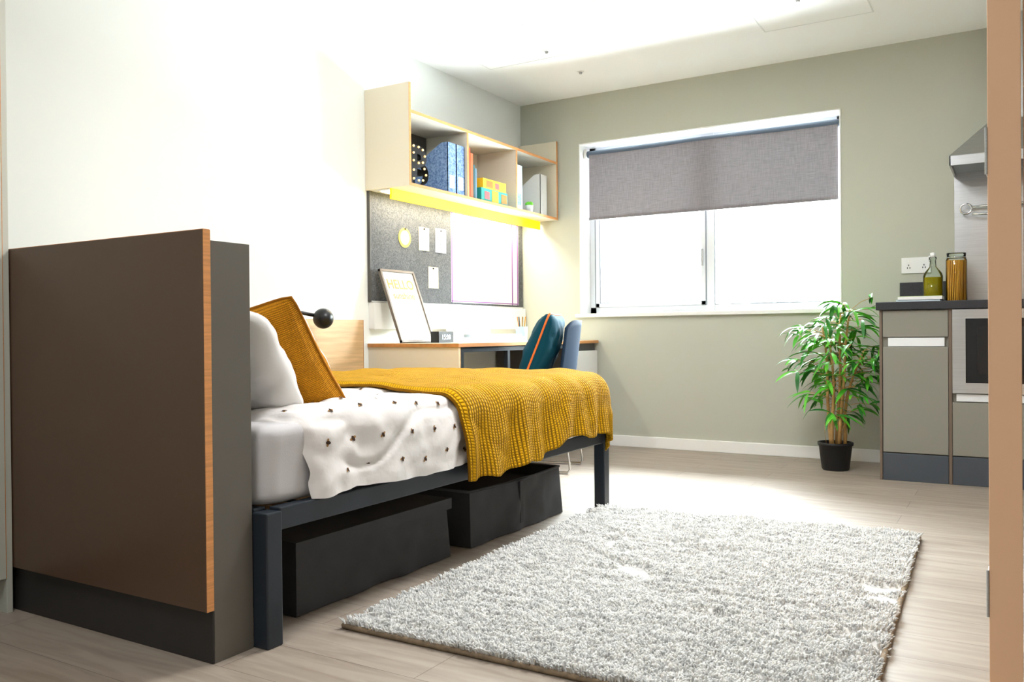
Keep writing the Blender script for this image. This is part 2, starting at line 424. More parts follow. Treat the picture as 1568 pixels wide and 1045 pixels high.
def drape2(s,bb,Xe,Ye,zt,R):
    sp=max(s,0);bp=max(bb,0);d=math.hypot(sp,bp)
    if d<1e-6: return Vector((Xe+s,Ye+bb,zt)),Vector((0,0,1))
    dx,dy=sp/d,bp/d; th=min(d/R,PI/2)
    h=R*math.sin(th); drop=R*(1-math.cos(th))+max(0,d-R*PI/2)
    return Vector((Xe+min(s,0)+dx*h,Ye+min(bb,0)+dy*h,zt-drop)),Vector((dx*math.sin(th),dy*math.sin(th),math.cos(th)))
DXe,DYe,DZ,DR=-1.755,3.62,.605,.062
def bumpf(s,y):
    v=.022*noise.noise(Vector((s*3.1,y*3.1,1.3)))+.012*noise.noise(Vector((s*8,y*8,4)))+.006*noise.noise(Vector((s*17,y*17,7)))
    return v+.012
def duvet(u,v):
    y=1.70+v*(3.66-1.70)
    hem=.062*PI/2+.175+.006*math.sin(y*9)+.006*noise.noise(Vector((y*14,3,3)))
    s=-1.28+u*(1.28+hem)
    bb=y-DYe
    p,n=drape2(s,bb,DXe,DYe,DZ,DR)
    w=bumpf(s,y)
    c=noise.noise(Vector((s*5+y*2,y*2.2-s*2,12))); w-=.014*max(0,1-abs(c)*8)
    if s>.02:
        k=min(1,(s-.02)/.12); w+=k*(.005*math.sin(y*22+2*noise.noise(Vector((y*3,0,0))))+.004)
    p=p+n*w
    t=(y-1.70)/.05
    if t<1: p-=n*(.03*(1-t)**2)
    if s>0: p.y+= .05*max(0,1-(y-1.70)/.4)*min(1,s/.2)*1.0
    return p
b=MB(); b.grid(duvet,170,210,M_duvet)
def surfn(u,v):
    p=duvet(u,v); a=duvet(min(u+.004,1),v)-duvet(max(u-.004,0),v); c=duvet(u,min(v+.004,1))-duvet(u,max(v-.004,0))
    n=a.cross(c).normalized()
    return p,n,a.normalized(),c.normalized()
for r,ss in enumerate([-.66,-.50,-.35,-.21,-.08,.04,.14,.22]):
    for k in range(8):
        y=1.79+k*.125+(.062 if r%2 else 0)+random.uniform(-.015,.015)
        if y>2.55: continue
        ss2=ss+random.uniform(-.015,.015)
        u=(ss2+1.28)/(1.28+.277); v=(y-1.70)/1.96
        if u>.985: continue
        p,n,e1,e2=surfn(u,v); n=n if n.dot(Vector((1,0,1)))>0 else -n
        a=random.uniform(0,6.28)
        d1=e1*math.cos(a)+e2*math.sin(a); d2=n.cross(d1)
        def ell(c,r1,r2,m,dz):
            vs=[c+n*dz];N_=10
            for q in range(N_):
                t=2*PI*q/N_; vs.append(c+n*(dz-.0004)+d1*(r1*math.cos(t))+d2*(r2*math.sin(t)))
            b.add(vs,[(0,q+1,(q+1)%N_+1) for q in range(N_)],m)
        ell(p+d2*.0055-d1*.001,.004,.0065,M_wing,.0018); ell(p-d2*.0055-d1*.001,.004,.0065,M_wing,.0018)
        ell(p,.0085,.0050,M_bee,.003)
b.build('bee_print_duvet')

# throw blanket
def hemf(y):
    K=[(2.4,.335),(2.9,.325),(3.22,.262),(3.5,.275),(3.7,.30),(3.9,.27)]
    for (a,ha),(c,hc) in zip(K,K[1:]):
        if y<=c: 
            t=max(0,(y-a)/(c-a)); t=t*t*(3-2*t); return ha+(hc-ha)*t
    return K[-1][1]
def throwf(u,v):
    y=2.44+.02*math.sin(u*7)+v*(3.62-2.44+.27)
    bb=y-DYe
    hem0=hemf(y)+.006*math.sin(y*17)+.004*math.sin(y*41)
    s=-1.26+u*(1.26+hem0)
    p,n=drape2(s,bb,DXe,DYe,DZ,DR+.004)
    w=.022*noise.noise(Vector((s*3.1,min(y,3.66)*3.1,1.3)))+.03+ .012*abs(noise.noise(Vector((s*5+3,y*5,9))))
    d=math.hypot(max(s,0),max(bb,0))
    if d>.05:
        k=min(1,(d-.05)/.15)
        w+=k*(.012+.012*math.sin(y*24+s*4+2.5*noise.noise(Vector((y*4,s,0))))+.006*math.sin(y*51+1))
    w+=.006*max(0,math.sin(s*10+y*13))*max(0,min(1,-s*8))
    if v<.02: w-=.010
    return p+n*w
b=MB(); b.grid(throwf,200,240,M_throw,uvf=lambda u,v:(u*1.56,v*1.45)); b.build('knitted_throw_blanket',solid=.010)

# pillows
b=MB(); b.pillow((-2.205,1.785,.735),(1,0,0),(0,-.50,.86),.77,.38,.22,M_white,seed=1,wr=.03,pw=.42,rc=.12); b.build('pillow',weld=True)
b=MB(); b.pillow((-2.275,2.07,.715),(1,.20,.16),(-.06,-.57,.82),.58,.42,.13,M_white,seed=5,wr=.02,rc=.10); b.build('pillow',weld=True)
b=MB(); b.pillow((-2.29,1.70,.81),(1,.06,-.22),(.2,-.12,.95),.56,.42,.12,M_grey,seed=9,wr=.02); b.build('grey_cushion',weld=True)
b=MB(); b.pillow((-2.09,1.925,.703),(1,.26,.22),(-.10,-.56,.80),.48,.47,.19,M_must,seed=3,pipe=(M_must,.004),wr=.016,pw=.42,rc=.04); b.build('mustard_cushion',weld=True)

# oak wall panel beside bed
b=MB(); b.box(XL+.001,XL+.03,1.62,3.845,.40,.915,M_oak); b.box(XL+.001,XL+.031,3.845,3.848,.40,.915,M_oaktop); b.build('bedside_wall_panel',bevel=.003)
b=MB(); b.cyl((-3.325,3.19,.916),(-3.325,3.19,.935),.020,.018,M_black); b.tube([(-3.325,3.19,.93),(-3.31,3.22,.945),(-3.26,3.29,.945),(-3.21,3.35,.93)],.010,M_black); b.sphere((-3.19,3.38,.915),.055,M_black,20); b.build('reading_lamp')

# storage boxes
def softbox(name,x0,x1,y0,y1,h,lid,seed):
    b=MB()
    def face(p00,p10,p01,p11,m,amp,nn,nx=30,nz=12):
        p00,p10,p01,p11,nn=map(Vector,(p00,p10,p01,p11,nn))
        def f(u,v):
            p=(p00*(1-u)+p10*u)*(1-v)+(p01*(1-u)+p11*u)*v
            e=math.sin(PI*min(1,max(0,u)))*1.0
            return p+nn*(amp*e*(noise.noise(Vector((p.x*7+seed,p.y*7,p.z*9)))+.4*noise.noise(Vector((p.x*22+seed,p.y*22,p.z*14)))))
        b.grid(f,nx,nz,m)
    i=.012
    zt=h
    face((x1,y0,0.003),(x1,y1,0.003),(x1-i,y0+i,zt),(x1-i,y1-i,zt),M_bag,.018,(1,0,0))
    face((x0,y0,0.003),(x1,y0,0.003),(x0+i,y0+i,zt),(x1-i,y0+i,zt),M_bag,.012,(0,-1,0))
    face((x1,y1,0.003),(x0,y1,0.003),(x1-i,y1-i,zt),(x0+i,y1-i,zt),M_bag,.012,(0,1,0))
    face((x0,y1,0.003),(x0,y0,0.003),(x0+i,y1-i,zt),(x0+i,y0+i,zt),M_bag,.012,(-1,0,0))
    b.box(x0+.01,x1-.01,y0+.01,y1-.01,.002,.008,M_bag)
    if lid:
        face((x0-.004,y0-.004,zt+.004),(x1+.004,y0-.004,zt+.004),(x0-.004,y1+.004,zt+.004),(x1+.004,y1+.004,zt+.004),M_bag,.012,(0,0,1))
        face((x1+.004,y0-.004,zt-.035),(x1+.004,y1+.004,zt-.035),(x1+.004,y0-.004,zt+.004),(x1+.004,y1+.004,zt+.004),M_bag,.003,(1,0,0))
        face((x0,y0-.004,zt-.035),(x1+.004,y0-.004,zt-.035),(x0,y0-.004,zt+.004),(x1+.004,y0-.004,zt+.004),M_bag,.003,(0,-1,0))
    else:
        b.box(x0+.02,x1-.03,y0+.02,y1-.02,.01,zt-.05,M_bagin)
        b.tube([(x1-i,y0+i,zt),(x1-i+.004,(y0+y1)/2,zt-.01),(x1-i,y1-i,zt),(x0+i,y1-i,zt),(x0+i,y0+i,zt)],.006,M_bag,8,closed=True)
        ym=(y0+y1)/2; b.box(x1-.006,x1+.006,ym-.012,ym+.012,.03,zt-.01,M_bag)
    return b.build(name)
softbox('fabric_storage_box',-2.45,-1.815,1.80,2.58,.215,True,1)
softbox('fabric_storage_box',-2.45,-1.812,2.71,3.47,.215,False,5)

# ------------------------------------------------------------------ rug
A=Vector((-1.635,1.80,0));Bc=Vector((-1.68,3.62,0));C=Vector((-.35,3.70,0));D=Vector((-.28,1.80,0))
M_rug=mat('rug_pile',(188,188,187),.95,rgb2=(224,222,217),vscale=45)
M_rugb=mat('rug_edge',(132,114,92),.95,var=.2,vscale=60)
def rp_(u,v): return (A*(1-u)+D*u)*(1-v)+(Bc*(1-u)+C*u)*v
def rh(x,y):
    h=.030+.006*noise.noise(Vector((x*9,y*14,0)))+.007*noise.noise(Vector((x*18,y*45,3)))
    c=noise.noise(Vector((x*2.6+5,y*5.5,2))); h-= .026*max(0,1-abs(c)*11)*max(0,noise.noise(Vector((x*1.3+2,y*1.3,8)))+.25)*2
    return h
b=MB()
def rugtop(u,v):
    p=rp_(u,v); e=min(u,1-u,v,1-v); k=min(1,e/.008)
    return Vector((p.x,p.y,.006+max(.001,rh(p.x,p.y)-.016)*k))
b.grid(rugtop,140,190,M_rug)
for p,q in((A,D),(D,C),(C,Bc),(Bc,A)):
    b.tube([p+(q-p)*(k/20)+Vector((0,0,.008)) for k in range(21)],.008,M_rugb,6)
n=85000
U=np.random.rand(n);Vv=np.random.rand(n)
vs=[];fs=[]
for i in range(n):
    u=U[i];v=Vv[i]
    p=rp_(u,v); h=rh(p.x,p.y); e=min(u,1-u,v,1-v)
    ang=random.uniform(0,6.28); ln=random.uniform(.001,.008)
    ox=math.cos(ang)*ln; oy=math.sin(ang)*ln
    if e<.008:
        ox+= (.008 if u>.992 else -.008 if u<.008 else 0); oy+=(.008 if v>.992 else -.008 if v<.008 else 0)
    r=random.uniform(.0024,.0042)
    z0=max(.003,h-.020); z1=h-.003+random.uniform(-.005,.003); z2=z1+random.uniform(.0,.003)
    o=len(vs)
    for (cx,cy,z,rr) in((p.x,p.y,z0,r*.8),(p.x+ox*.6,p.y+oy*.6,z1-.002,r),(p.x+ox,p.y+oy,z2,r*.6)):
        for k in range(4):
            t=ang+PI/2*k; vs.append((cx+rr*math.cos(t),cy+rr*math.sin(t),z))
    for a in(0,4):
        for k in range(4):
            l=(k+1)%4; fs.append((o+a+k,o+a+l,o+a+4+l,o+a+4+k))
    fs.append((o+8,o+9,o+10,o+11))
b.add(vs,fs,M_rug,True)
b.build('shag_rug')

# ------------------------------------------------------------------ wall shelf unit
SY0,SY1,SX=3.91,5.735,-3.014
XW=XL+.001
b=MB()
def board(x0,x1,y0,y1,z0,z1,m):
    b.box(x0,x1-.002,y0,y1,z0,z1,m); b.box(x1-.002,x1,y0,y1,z0,z1,M_ply)
board(XW,SX,SY0,SY0+.018,1.685,2.28,M_cream)
board(XW,SX,SY1-.018,SY1,1.685,2.28,M_cream)
board(XW,SX,SY0+.018,SY1-.018,1.685,1.703,M_shelf); board(XW,SX,SY0+.018,SY1-.018,2.106,2.124,M_shelf)
b.box(XW,XL+.012,SY0+.018,SY1-.018,1.703,2.106,M_shelf)
for y in(4.515,5.125): board(XL+.012,SX,y-.009,y+.009,1.703,2.106,M_shelf)
b.box(XL+.012,XL+.016,SY0+.02,4.5,1.9,2.106,M_shelfd)
b.build('wall_shelf_unit',bevel=.0008)
b=MB()
b.box(-3.172,-3.158,3.925,5.715,1.622,1.684,M_yellow)
b.box(-3.26,-3.172,3.925,5.715,1.676,1.684,M_trim); b.box(-3.25,-3.185,3.94,5.70,1.672,1.676,M_led)
b.build('under_shelf_light')
b=MB()
T=Matrix.Translation((-3.06,4.035,1.72))@Matrix.Rotation(PI/2,4,'Z')@Matrix.Rotation(PI/2,4,'X')
text_mesh(b,'B',.30,T,M_black,extrude=.022,bold=.012)
M_bulb=mat('warm_bulb',(255,230,170),.4,emit=(255,200,110),es=1.5)
for (dy,dz) in((-.058,.015),(-.058,.065),(-.058,.12),(-.058,.165),(-.058,.205),(-.01,.205),(.03,.195),(.05,.16),(.03,.12),(-.01,.112),(.045,.085),(.06,.05),(.03,.015),(-.01,.01)):
    b.sphere((-3.034,4.035+dy,1.722+dz),.007,M_bulb,8)
b.build('marquee_letter_light')
def magfile(name,yc,w,h,m,front=M_paper,x1=-3.03,d=.26,lab=True,cut=.5):
    b=MB(); t=.004; y0,y1=yc-w/2,yc+w/2; x0=x1-d; z=1.7035
    b.box(x0,x1,y0,y1,z,z+t,m)
    hf,hb=(h,h*cut)
    for y in(y0,y1-t):
        pr=[(x0,z),(x1,z),(x1,z+hf),(x1-.05,z+hf),(x0,z+hb)]
        v=[(px,y,pz) for px,pz in pr]+[(px,y+t,pz) for px,pz in pr]
        b.add(v,[(0,1,2,3,4),(9,8,7,6,5)]+[(i,5+i,5+(i+1)%5,(i+1)%5) for i in range(5)],m)
    b.box(x1-t,x1,y0,y1,z,z+hf,m); b.box(x0,x0+t,y0,y1,z,z+hb,m)
    if lab: b.box(x1,x1+.001,yc-w*.3,yc+w*.3,z+.03,z+.11,front)
    b.build(name)
M_blue=mat('file_blue',(80,112,166),.8,rgb2=(140,168,208),vscale=90)
M_lblue=mat('file_pale',(205,220,228),.7)
magfile('magazine_file',4.36,.09,.31,M_blue,cut=.6); magfile('magazine_file',4.455,.09,.31,M_blue,cut=.6)
b=MB()
y=4.545
for k,(w,h,c) in enumerate([(.035,.32,(214,70,30)),(.028,.29,(226,96,50)),(.02,.22,(28,80,84)),(.018,.2,(90,120,140))]):
    b.box(-3.22,-3.04,y,y+w,1.7035,1.7035+h,mat('book_%d'%k,c,.6)); b.box(-3.215,-3.045,y+.003,y+w-.003,1.7035+h-.004,1.7035+h+.0005,M_paper); y+=w+.003
b.build('book_row')
b=MB()
b.box(-3.22,-3.035,4.70,5.03,1.7035,1.79,mat('box_teal',(40,150,140),.6)); b.box(-3.22,-3.034,4.72,5.01,1.791,1.855,mat('box_yellow',(250,190,30),.6))
b.box(-3.0345,-3.0335,4.74,4.80,1.72,1.77,mat('box_pink',(235,90,90),.6)); b.box(-3.0345,-3.033,4.83,4.91,1.71,1.785,mat('box_yellow',(250,190,30),.6)); b.box(-3.034,-3.033,4.76,4.84,1.80,1.845,mat('box_orange',(240,110,30),.6)); b.box(-3.034,-3.033,4.87,4.92,1.80,1.84,mat('box_pink',(235,90,90),.6)); b.box(-3.034,-3.033,4.95,5.02,1.715,1.775,mat('box_orange',(240,110,30),.6))
b.build('patterned_storage_boxes',bevel=.002)
magfile('magazine_file',5.185,.09,.31,M_lblue,M_blue); magfile('magazine_file',5.56,.10,.30,M_paper,M_paper,x1=-3.04)
b=MB(); b.lathe((-3.05,5.36,1.7035),[(0,0),(.022,0),(.03,.05),(.026,.05),(.024,.042),(0,.042)],M_socket)
for k in range(14):
    a=k*2.4; r=.012+.010*(k/14); b.sphere((-3.05+r*math.cos(a),5.36+r*math.sin(a),1.765-.006*(k/14)),.011,M_leaf,8,sz=1.5)
b.build('potted_succulent')

# pinboard & contents
b=MB(); b.box(XW,XL+.02,3.93,5.73,1.033,1.684,M_felt); 
b.box(XW,XL+.022,3.925,5.735,1.024,1.030,M_trim)
b.box(XW,XL+.023,3.922,3.93,1.024,1.684,M_shelfd)
b.build('pinboard')
xw=XL+.0215
M_cloth=mat('white_textile',(222,222,226),.9,bump=.1,bscale=200); M_purple=mat('purple_trim',(140,90,150),.8)
b=MB(); b.box(XL+.0205,xw+.001,4.76,5.66,1.045,1.655,M_cloth)
for y in(4.762,5.56,5.64): b.box(xw+.001,xw+.002,y,y+.016,1.045,1.655,M_purple)
b.box(xw+.001,xw+.002,4.762,5.656,1.05,1.058,M_purple)
b.build('hanging_textile')
M_note=mat('note_cream',(226,212,170),.8)
b=MB()
b.cyl((xw,4.255,1.435),(xw+.002,4.255,1.435),.062,.062,mat('note_yellow',(220,196,80),.8),28); b.cyl((xw+.002,4.255,1.435),(xw+.003,4.255,1.435),.045,.045,M_note,28)
b.box(xw,xw+.002,4.40,4.51,1.37,1.52,M_note); b.box(xw,xw+.002,4.58,4.70,1.37,1.53,M_cloth); b.box(xw,xw+.002,4.50,4.61,1.13,1.27,M_note)
for k,(y,z) in enumerate(((4.455,1.51),(4.64,1.515),(4.55,1.26),(4.255,1.49))): b.sphere((xw+.006,y,z),.006,M_black,8)
for k in range(4): b.box(xw+.002,xw+.0025,4.60,4.68,1.40+.025*k,1.405+.025*k,M_black)
b.build('pinned_notes')
b=MB(); b.box(XW,XL+.045,3.93,5.73,.86,1.02,M_trim)
for y in(4.5,5.2): b.box(XL+.045,XL+.050,y,y+.15,.90,.985,M_socket)
b.build('socket_trunking',bevel=.008)

# ------------------------------------------------------------------ desk
DX=-2.687; DZt=.775
b=MB()
b.box(XW,DX-.002,3.917,5.74,DZt-.022,DZt,M_cream); b.box(DX-.002,DX,3.917,5.74,DZt-.022,DZt,M_oaktop); b.box(XW,DX,3.915,3.917,DZt-.022,DZt,M_oaktop)
b.box(XW,DX-.01,3.93,3.95,.02,DZt-.022,M_oak)
b.box(XW,DX-.005,3.925,3.93,.02,DZt-.022,M_cream)
for y in(3.955,4.46): b.box(DX-.04,DX-.012,y,y+.028,0,DZt-.05,M_metal)
b.box(DX-.04,DX-.012,3.95,5.34,DZt-.052,DZt-.024,M_metal); b.box(XL+.05,DX-.02,4.46,4.488,DZt-.052,DZt-.024,M_metal); b.box(XL+.05,XL+.078,4.46,4.488,0,DZt-.05,M_metal)
b.box(XL+.02,DX-.03,5.34,5.735,.04,DZt-.022,M_shelfd)
for z0,z1 in((.44,DZt-.045),(.05,.42)): b.box(DX-.03,DX-.008,5.345,5.733,z0,z1-.03,M_trim)
b.build('desk',bevel=.002)
b=MB()
def fr(t,y,n=0):
    base=Vector((-3.13,y,DZt+.001)); top=Vector((-3.295,y,DZt+.001+.44)); nn=Vector((.44,0,.165)).normalized()
    return base+(top-base)*t+nn*n
def slab(y0,y1,t0,t1,n0,n1,m):
    b.hexa([fr(t0,y0,n0),fr(t0,y0,n1),fr(t0,y1,n1),fr(t0,y1,n0),fr(t1,y0,n0),fr(t1,y0,n1),fr(t1,y1,n1),fr(t1,y1,n0)],m)
M_fr=mat('frame_taupe',(110,98,86),.5); M_print=mat('print_paper',(205,203,198),.8)
slab(3.965,4.275,0,1,.002,.010,M_print)
slab(3.955,3.969,0,1,0,.018,M_fr);slab(4.271,4.285,0,1,0,.018,M_fr);slab(3.955,4.285,0,.03,0,.018,M_fr);slab(3.955,4.285,.97,1,0,.018,M_fr)
dirz=(fr(1,0)-fr(0,0)).normalized(); nn=Vector((.44,0,.165)).normalized()
def TM(t,y): 
    p=fr(t,y,.0105); R=Matrix(((0,dirz.x,nn.x),(1,dirz.y,nn.y),(0,dirz.z,nn.z))).to_4x4()
    return Matrix.Translation(p)@R
text_mesh(b,'HELLO',.085,TM(.74,4.12),M_gold,.0004,bold=.0015); text_mesh(b,'sunshine',.06,TM(.60,4.12),M_gold,.0004,bold=.001)
b.build('framed_print')
b=MB(); cz=DZt+.0005
b.box(-3.05,-2.99,4.15,4.30,cz,cz+.068,M_black)
T=Matrix.Translation((-2.9895,4.225,cz+.02))@Matrix.Rotation(PI/2,4,'Z')@Matrix.Rotation(PI/2,4,'X')
text_mesh(b,'15:28',.042,T,mat('led_digits',(230,240,255),.5,emit=(220,235,255),es=1.5),.0004)
b.build('digital_clock',bevel=.003)
b=MB(); b.box(-3.2,-2.85,4.60,4.95,cz,cz+.03,M_paper); b.box(-3.15,-2.9,4.65,4.98,cz+.03,cz+.05,M_lblue); b.box(-3.27,-3.10,4.62,4.9,cz+.051,cz+.13,M_paper); b.build('paper_stack',bevel=.002)
b=MB(); b.lathe((-3.0,5.15,cz),[(0,.0),(.038,.0),(.042,.10),(.038,.10),(.035,.01),(0,.01)],mat('mint_pot',(150,215,200),.5))
for k in range(7):
    a=k*.9; b.cyl((-3.0+.01*math.cos(a),5.15+.01*math.sin(a),cz+.012),(-3.0+.03*math.cos(a),5.15+.03*math.sin(a),cz+.17),.0035,.0035,[M_gold,M_orange,M_teal][k%3],6)
b.build('pencil_pot')

# ------------------------------------------------------------------ chair
ch=bpy.data.objects.new('desk_chair',None); sc.collection.objects.link(ch)
ch.location=(-2.535,4.57,0)
b=MB()
def seat(u,v):
    w=.21*(1-.12*abs(u-.4)); y=(2*v-1)*w
    path=[(-.21,.445),(-.17,.462),(0,.452),(.12,.45),(.18,.475),(.205,.55),(.225,.70),(.25,.905)]
    t=u*(len(path)-1); i=min(int(t),len(path)-2); f=t-i
    x=path[i][0]*(1-f)+path[i+1][0]*f; z=path[i][1]*(1-f)+path[i+1][1]*f
    bow=((2*v-1)**2)
    if u>.55: x-=bow*.045; z-=bow*bow*.05*(u-.55)/.45
    else: z+=bow*.02
    return Vector((x,y,z))
b.grid(seat,42,20,M_chair); b.build('shell',parent=ch,solid=.012)
b=MB()
for sy in(-.19,.19):
    b.tube([(-.13,sy*.7,.44),(-.20,sy,.40),(-.22,sy,.2),(-.225,sy,.03),(-.21,sy,.009),(0,sy,.009),(.21,sy,.009),(.225,sy,.03),(.20,sy,.2),(.16,sy,.40),(.1,sy*.7,.44)],.008,M_chrome,10)
b.tube([(-.13,-.133,.44),(-.13,.133,.44)],.008,M_chrome); b.tube([(.1,-.133,.44),(.1,.133,.44)],.008,M_chrome)
b.build('sled_base',parent=ch)
ch.rotation_euler=(0,0,math.radians(15))
b=MB(); b.pillow((-2.46,4.46,.725),(-.30,.95,.0),(.36,.10,.92),.44,.48,.18,M_teal,seed=11,pipe=(M_orange,.006)); b.build('teal_cushion',weld=True)

# ------------------------------------------------------------------ kitchen
KX0=-.674; KY=5.095; KX1=1.2
b=MB()
b.box(KX0+.002,KX1,KY+.022,YB-.005,.15,.938,M_kit); b.box(KX0+.012,KX1,KY+.012,YB-.01,0,.15,M_plinth)
M_end=mat('end_panel',(110,95,82),.5)
b.box(KX0-.004,KX0+.010,KY,YB-.005,0,.938,M_end)
M_slate=mat('plinth_slate',(70,76,84),.4)
b.box(KX0+.012,-.338,KY+.002,KY+.012,.0,.150,M_slate); b.box(-.318,.27,KY+.002,KY+.012,.0,.150,M_slate)
b.box(-.336,-.320,KY,KY+.02,0,.938,M_end)
M_ch=mat('handle_channel',(225,228,230),.35)
b.box(KX0+.014,-.338,KY,KY+.02,.79,.934,M_kit); b.box(KX0+.014,-.338,KY,KY+.02,.156,.735,M_kit)
b.box(KX0+.04,-.355,KY+.004,KY+.02,.738,.785,M_ch)
b.box(-.318,.27,KY,KY+.02,.156,.440,M_kit); b.box(-.30,.25,KY+.004,KY+.02,.445,.485,M_ch)
b.box(.29,.87,KY,KY+.02,.156,.934,M_kit)
b.build('kitchen_cabinet',bevel=.002)
b=MB(); b.box(KX0-.02,KX1,KY-.02,YB-.002,.9385,.982,M_work); b.box(KX0+.03,-.35,YB-.022,YB-.002,.982,1.12,M_work); b.build('kitchen_worktop',bevel=.003)
b=MB()
b.box(-.318,.27,KY-.012,KY+.008,.49,.934,M_steel)
b.box(-.255,.10,KY-.016,KY-.011,.545,.885,M_mw); b.box(.13,.25,KY-.016,KY-.011,.545,.885,M_black)
b.box(-.20,.05,KY-.0175,KY-.0155,.59,.84,M_black)
b.box(.10,.115,KY-.04,KY-.025,.57,.86,M_chrome); b.box(.10,.115,KY-.03,KY-.012,.58,.60,M_chrome); b.box(.10,.115,KY-.03,KY-.012,.83,.85,M_chrome)
b.build('built_in_microwave',bevel=.002)
b=MB(); b.box(-.344,.26,YB-.008,YB-.001,.983,1.82,M_steel); b.build('steel_splashback')
b=MB()
x0,x1,y0,y1=-.345,.255,5.33,YB-.01
zb=1.74
b.box(x0,x1,y0,y0+.01,zb,zb+.055,M_steel); b.box(x0,x0+.01,y0,y1,zb,zb+.055,M_steel); b.box(x1-.01,x1,y0,y1,zb,zb+.055,M_steel)
b.box(x0+.01,x1-.01,y0+.01,y1,zb+.02,zb+.03,mat('hood_filter',(150,158,168),.4,.8,bump=.6,bscale=200))
b.hexa([(x0,y0,zb+.055),(x1,y0,zb+.055),(x1,y1,zb+.055),(x0,y1,zb+.055),(-.15,y1-.2,zb+.27),(.06,y1-.2,zb+.27),(.06,y1,zb+.27),(-.15,y1,zb+.27)],M_steel)
b.box(-.15,.06,y1-.2,y1,zb+.27,ZC-.001,M_steel)
b.build('cooker_hood',bevel=.002)
b=MB(); z=1.55
b.tube([(-.26,YB-.05,z),(.2,YB-.05,z)],.008,M_chrome); b.cyl((-.24,YB-.009,z),(-.24,YB-.05,z),.012,.009,M_chrome);b.cyl((.18,YB-.009,z),(.18,YB-.05,z),.012,.009,M_chrome)
b.tube([(-.25,YB-.07,z-.045),(-.15,YB-.08,z-.05),(0,YB-.08,z-.045)],.007,M_chrome)
b.tube([(-.28+.03*math.cos(t/10*2*PI),YB-.07,z-.012+.03*math.sin(t/10*2*PI)) for t in range(10)],.006,M_chrome,8,closed=True)
b.build('kitchen_utensil_rail')
b=MB(); b.box(-.635,-.473,YB-.010,YB-.0005,1.176,1.272,M_socket)
for x in(-.60,-.515):
    b.box(x,x+.010,YB-.013,YB-.009,1.245,1.262,M_trim)
    for dx,dz in((-.004,.028),(.010,.028),(.003,.044)): b.box(x+dx,x+dx+.005,YB-.0115,YB-.0095,1.176+dz,1.176+dz+.010,M_black)
b.build('wall_socket',bevel=.0015)
ct=.9825
M_oil=mat('olive_oil',(200,180,20),.1,trans=.5,ior=1.4)
b=MB(); c=(-.435,5.42,ct)
b.lathe(c,[(0,.002),(.046,.002),(.052,.01),(.052,.15),(.046,.17),(.018,.205),(.015,.245),(.019,.248),(.019,.26),(0,.26)],M_jar)
b.lathe(c,[(0,.004),(.048,.004),(.048,.145),(0,.145)],M_oil); b.lathe(c,[(.0,.26),(.014,.26),(.014,.285),(0,.288)],M_socket)
b.tube([(c[0]-.018,c[1],ct+.235),(c[0]-.022,c[1],ct+.26),(c[0]-.01,c[1],ct+.282)],.0018,M_chrome,6)
b.build('oil_bottle')
b=MB(); c=(-.315,5.40,ct)
b.lathe(c,[(0,.001),(.050,.001),(.054,.01),(.054,.235),(.046,.25),(.046,.262)],M_jar)
M_sp=mat('spaghetti',(222,160,50),.6)
for k in range(70):
    a=k*2.39996; r=.047*math.sqrt(k/70); b.cyl((c[0]+r*math.cos(a),c[1]+r*math.sin(a),ct+.004),(c[0]+(r+.001)*math.cos(a+.25),c[1]+(r)*math.sin(a+.25),ct+.235),.0036,.0036,M_sp,6)
b.lathe(c,[(0,.255),(.048,.255),(.050,.275),(0,.277)],M_jar); b.tube([(c[0]+.05*math.cos(t/12*2*PI),c[1]+.05*math.sin(t/12*2*PI),ct+.25) for t in range(12)],.003,M_chrome,6,closed=True)
b.build('pasta_jar')
b=MB(); b.box(-.60,-.38,5.16,5.30,ct,ct+.012,M_lblue); b.box(-.59,-.37,5.155,5.31,ct+.012,ct+.028,M_paper); b.box(-.59,-.37,5.155,5.31,ct+.028,ct+.031,mat('book_green',(190,205,150),.6)); b.build('recipe_book')

# ------------------------------------------------------------------ plant
pc=Vector((-.955,5.337,0))
pl=bpy.data.objects.new('potted_bamboo_plant',None); sc.collection.objects.link(pl); pl.location=pc
b=MB(); b.lathe((0,0,0),[(0,.0),(.072,.0),(.078,.01),(.094,.145),(.101,.148),(.101,.165),(.092,.165),(.088,.14),(0,.14)],M_pot,32); b.build('pot',parent=pl)
b=MB(); b.lathe((0,0,0),[(0,.148),(.05,.147),(.087,.143)],M_soil,24); b.build('soil',parent=pl)
b=MB(); lb=MB()
def leaf(p,d,L,w,m,droop):
    d=Vector(d).normalized(); side=d.cross(Vector((0,0,1)))
    if side.length<.1: side=Vector((1,0,0))
    side.normalize(); side=(side+Vector((0,0,random.uniform(-.6,.6)))).normalized()
    vs=[];fs=[];K=6;q=Vector(p)
    for k in range(K+1):
        t=k/K; ww=w*math.sin(PI*min(1,(t*.9+.06)))**.8*(1-t*.35) if k<K else 0.0004
        up=side.cross(d).normalized()
        vs+= [q-side*ww+up*ww*.25,q,q+side*ww+up*ww*.25]
        d=(d+Vector((0,0,-droop/K))).normalized(); q=q+d*(L/K)
        q.x=min(q.x,.245)
    for k in range(K):
        a=k*3; fs+=[(a,a+1,a+4,a+3),(a+1,a+2,a+5,a+4)]
    lb.add(vs,fs,m,True)
stems=[(-.028,.0,.70,-.05),(.012,.02,.78,.03),(.03,-.015,.80,.07),(-.005,-.03,.64,-.01),(.045,.01,.56,.10)]
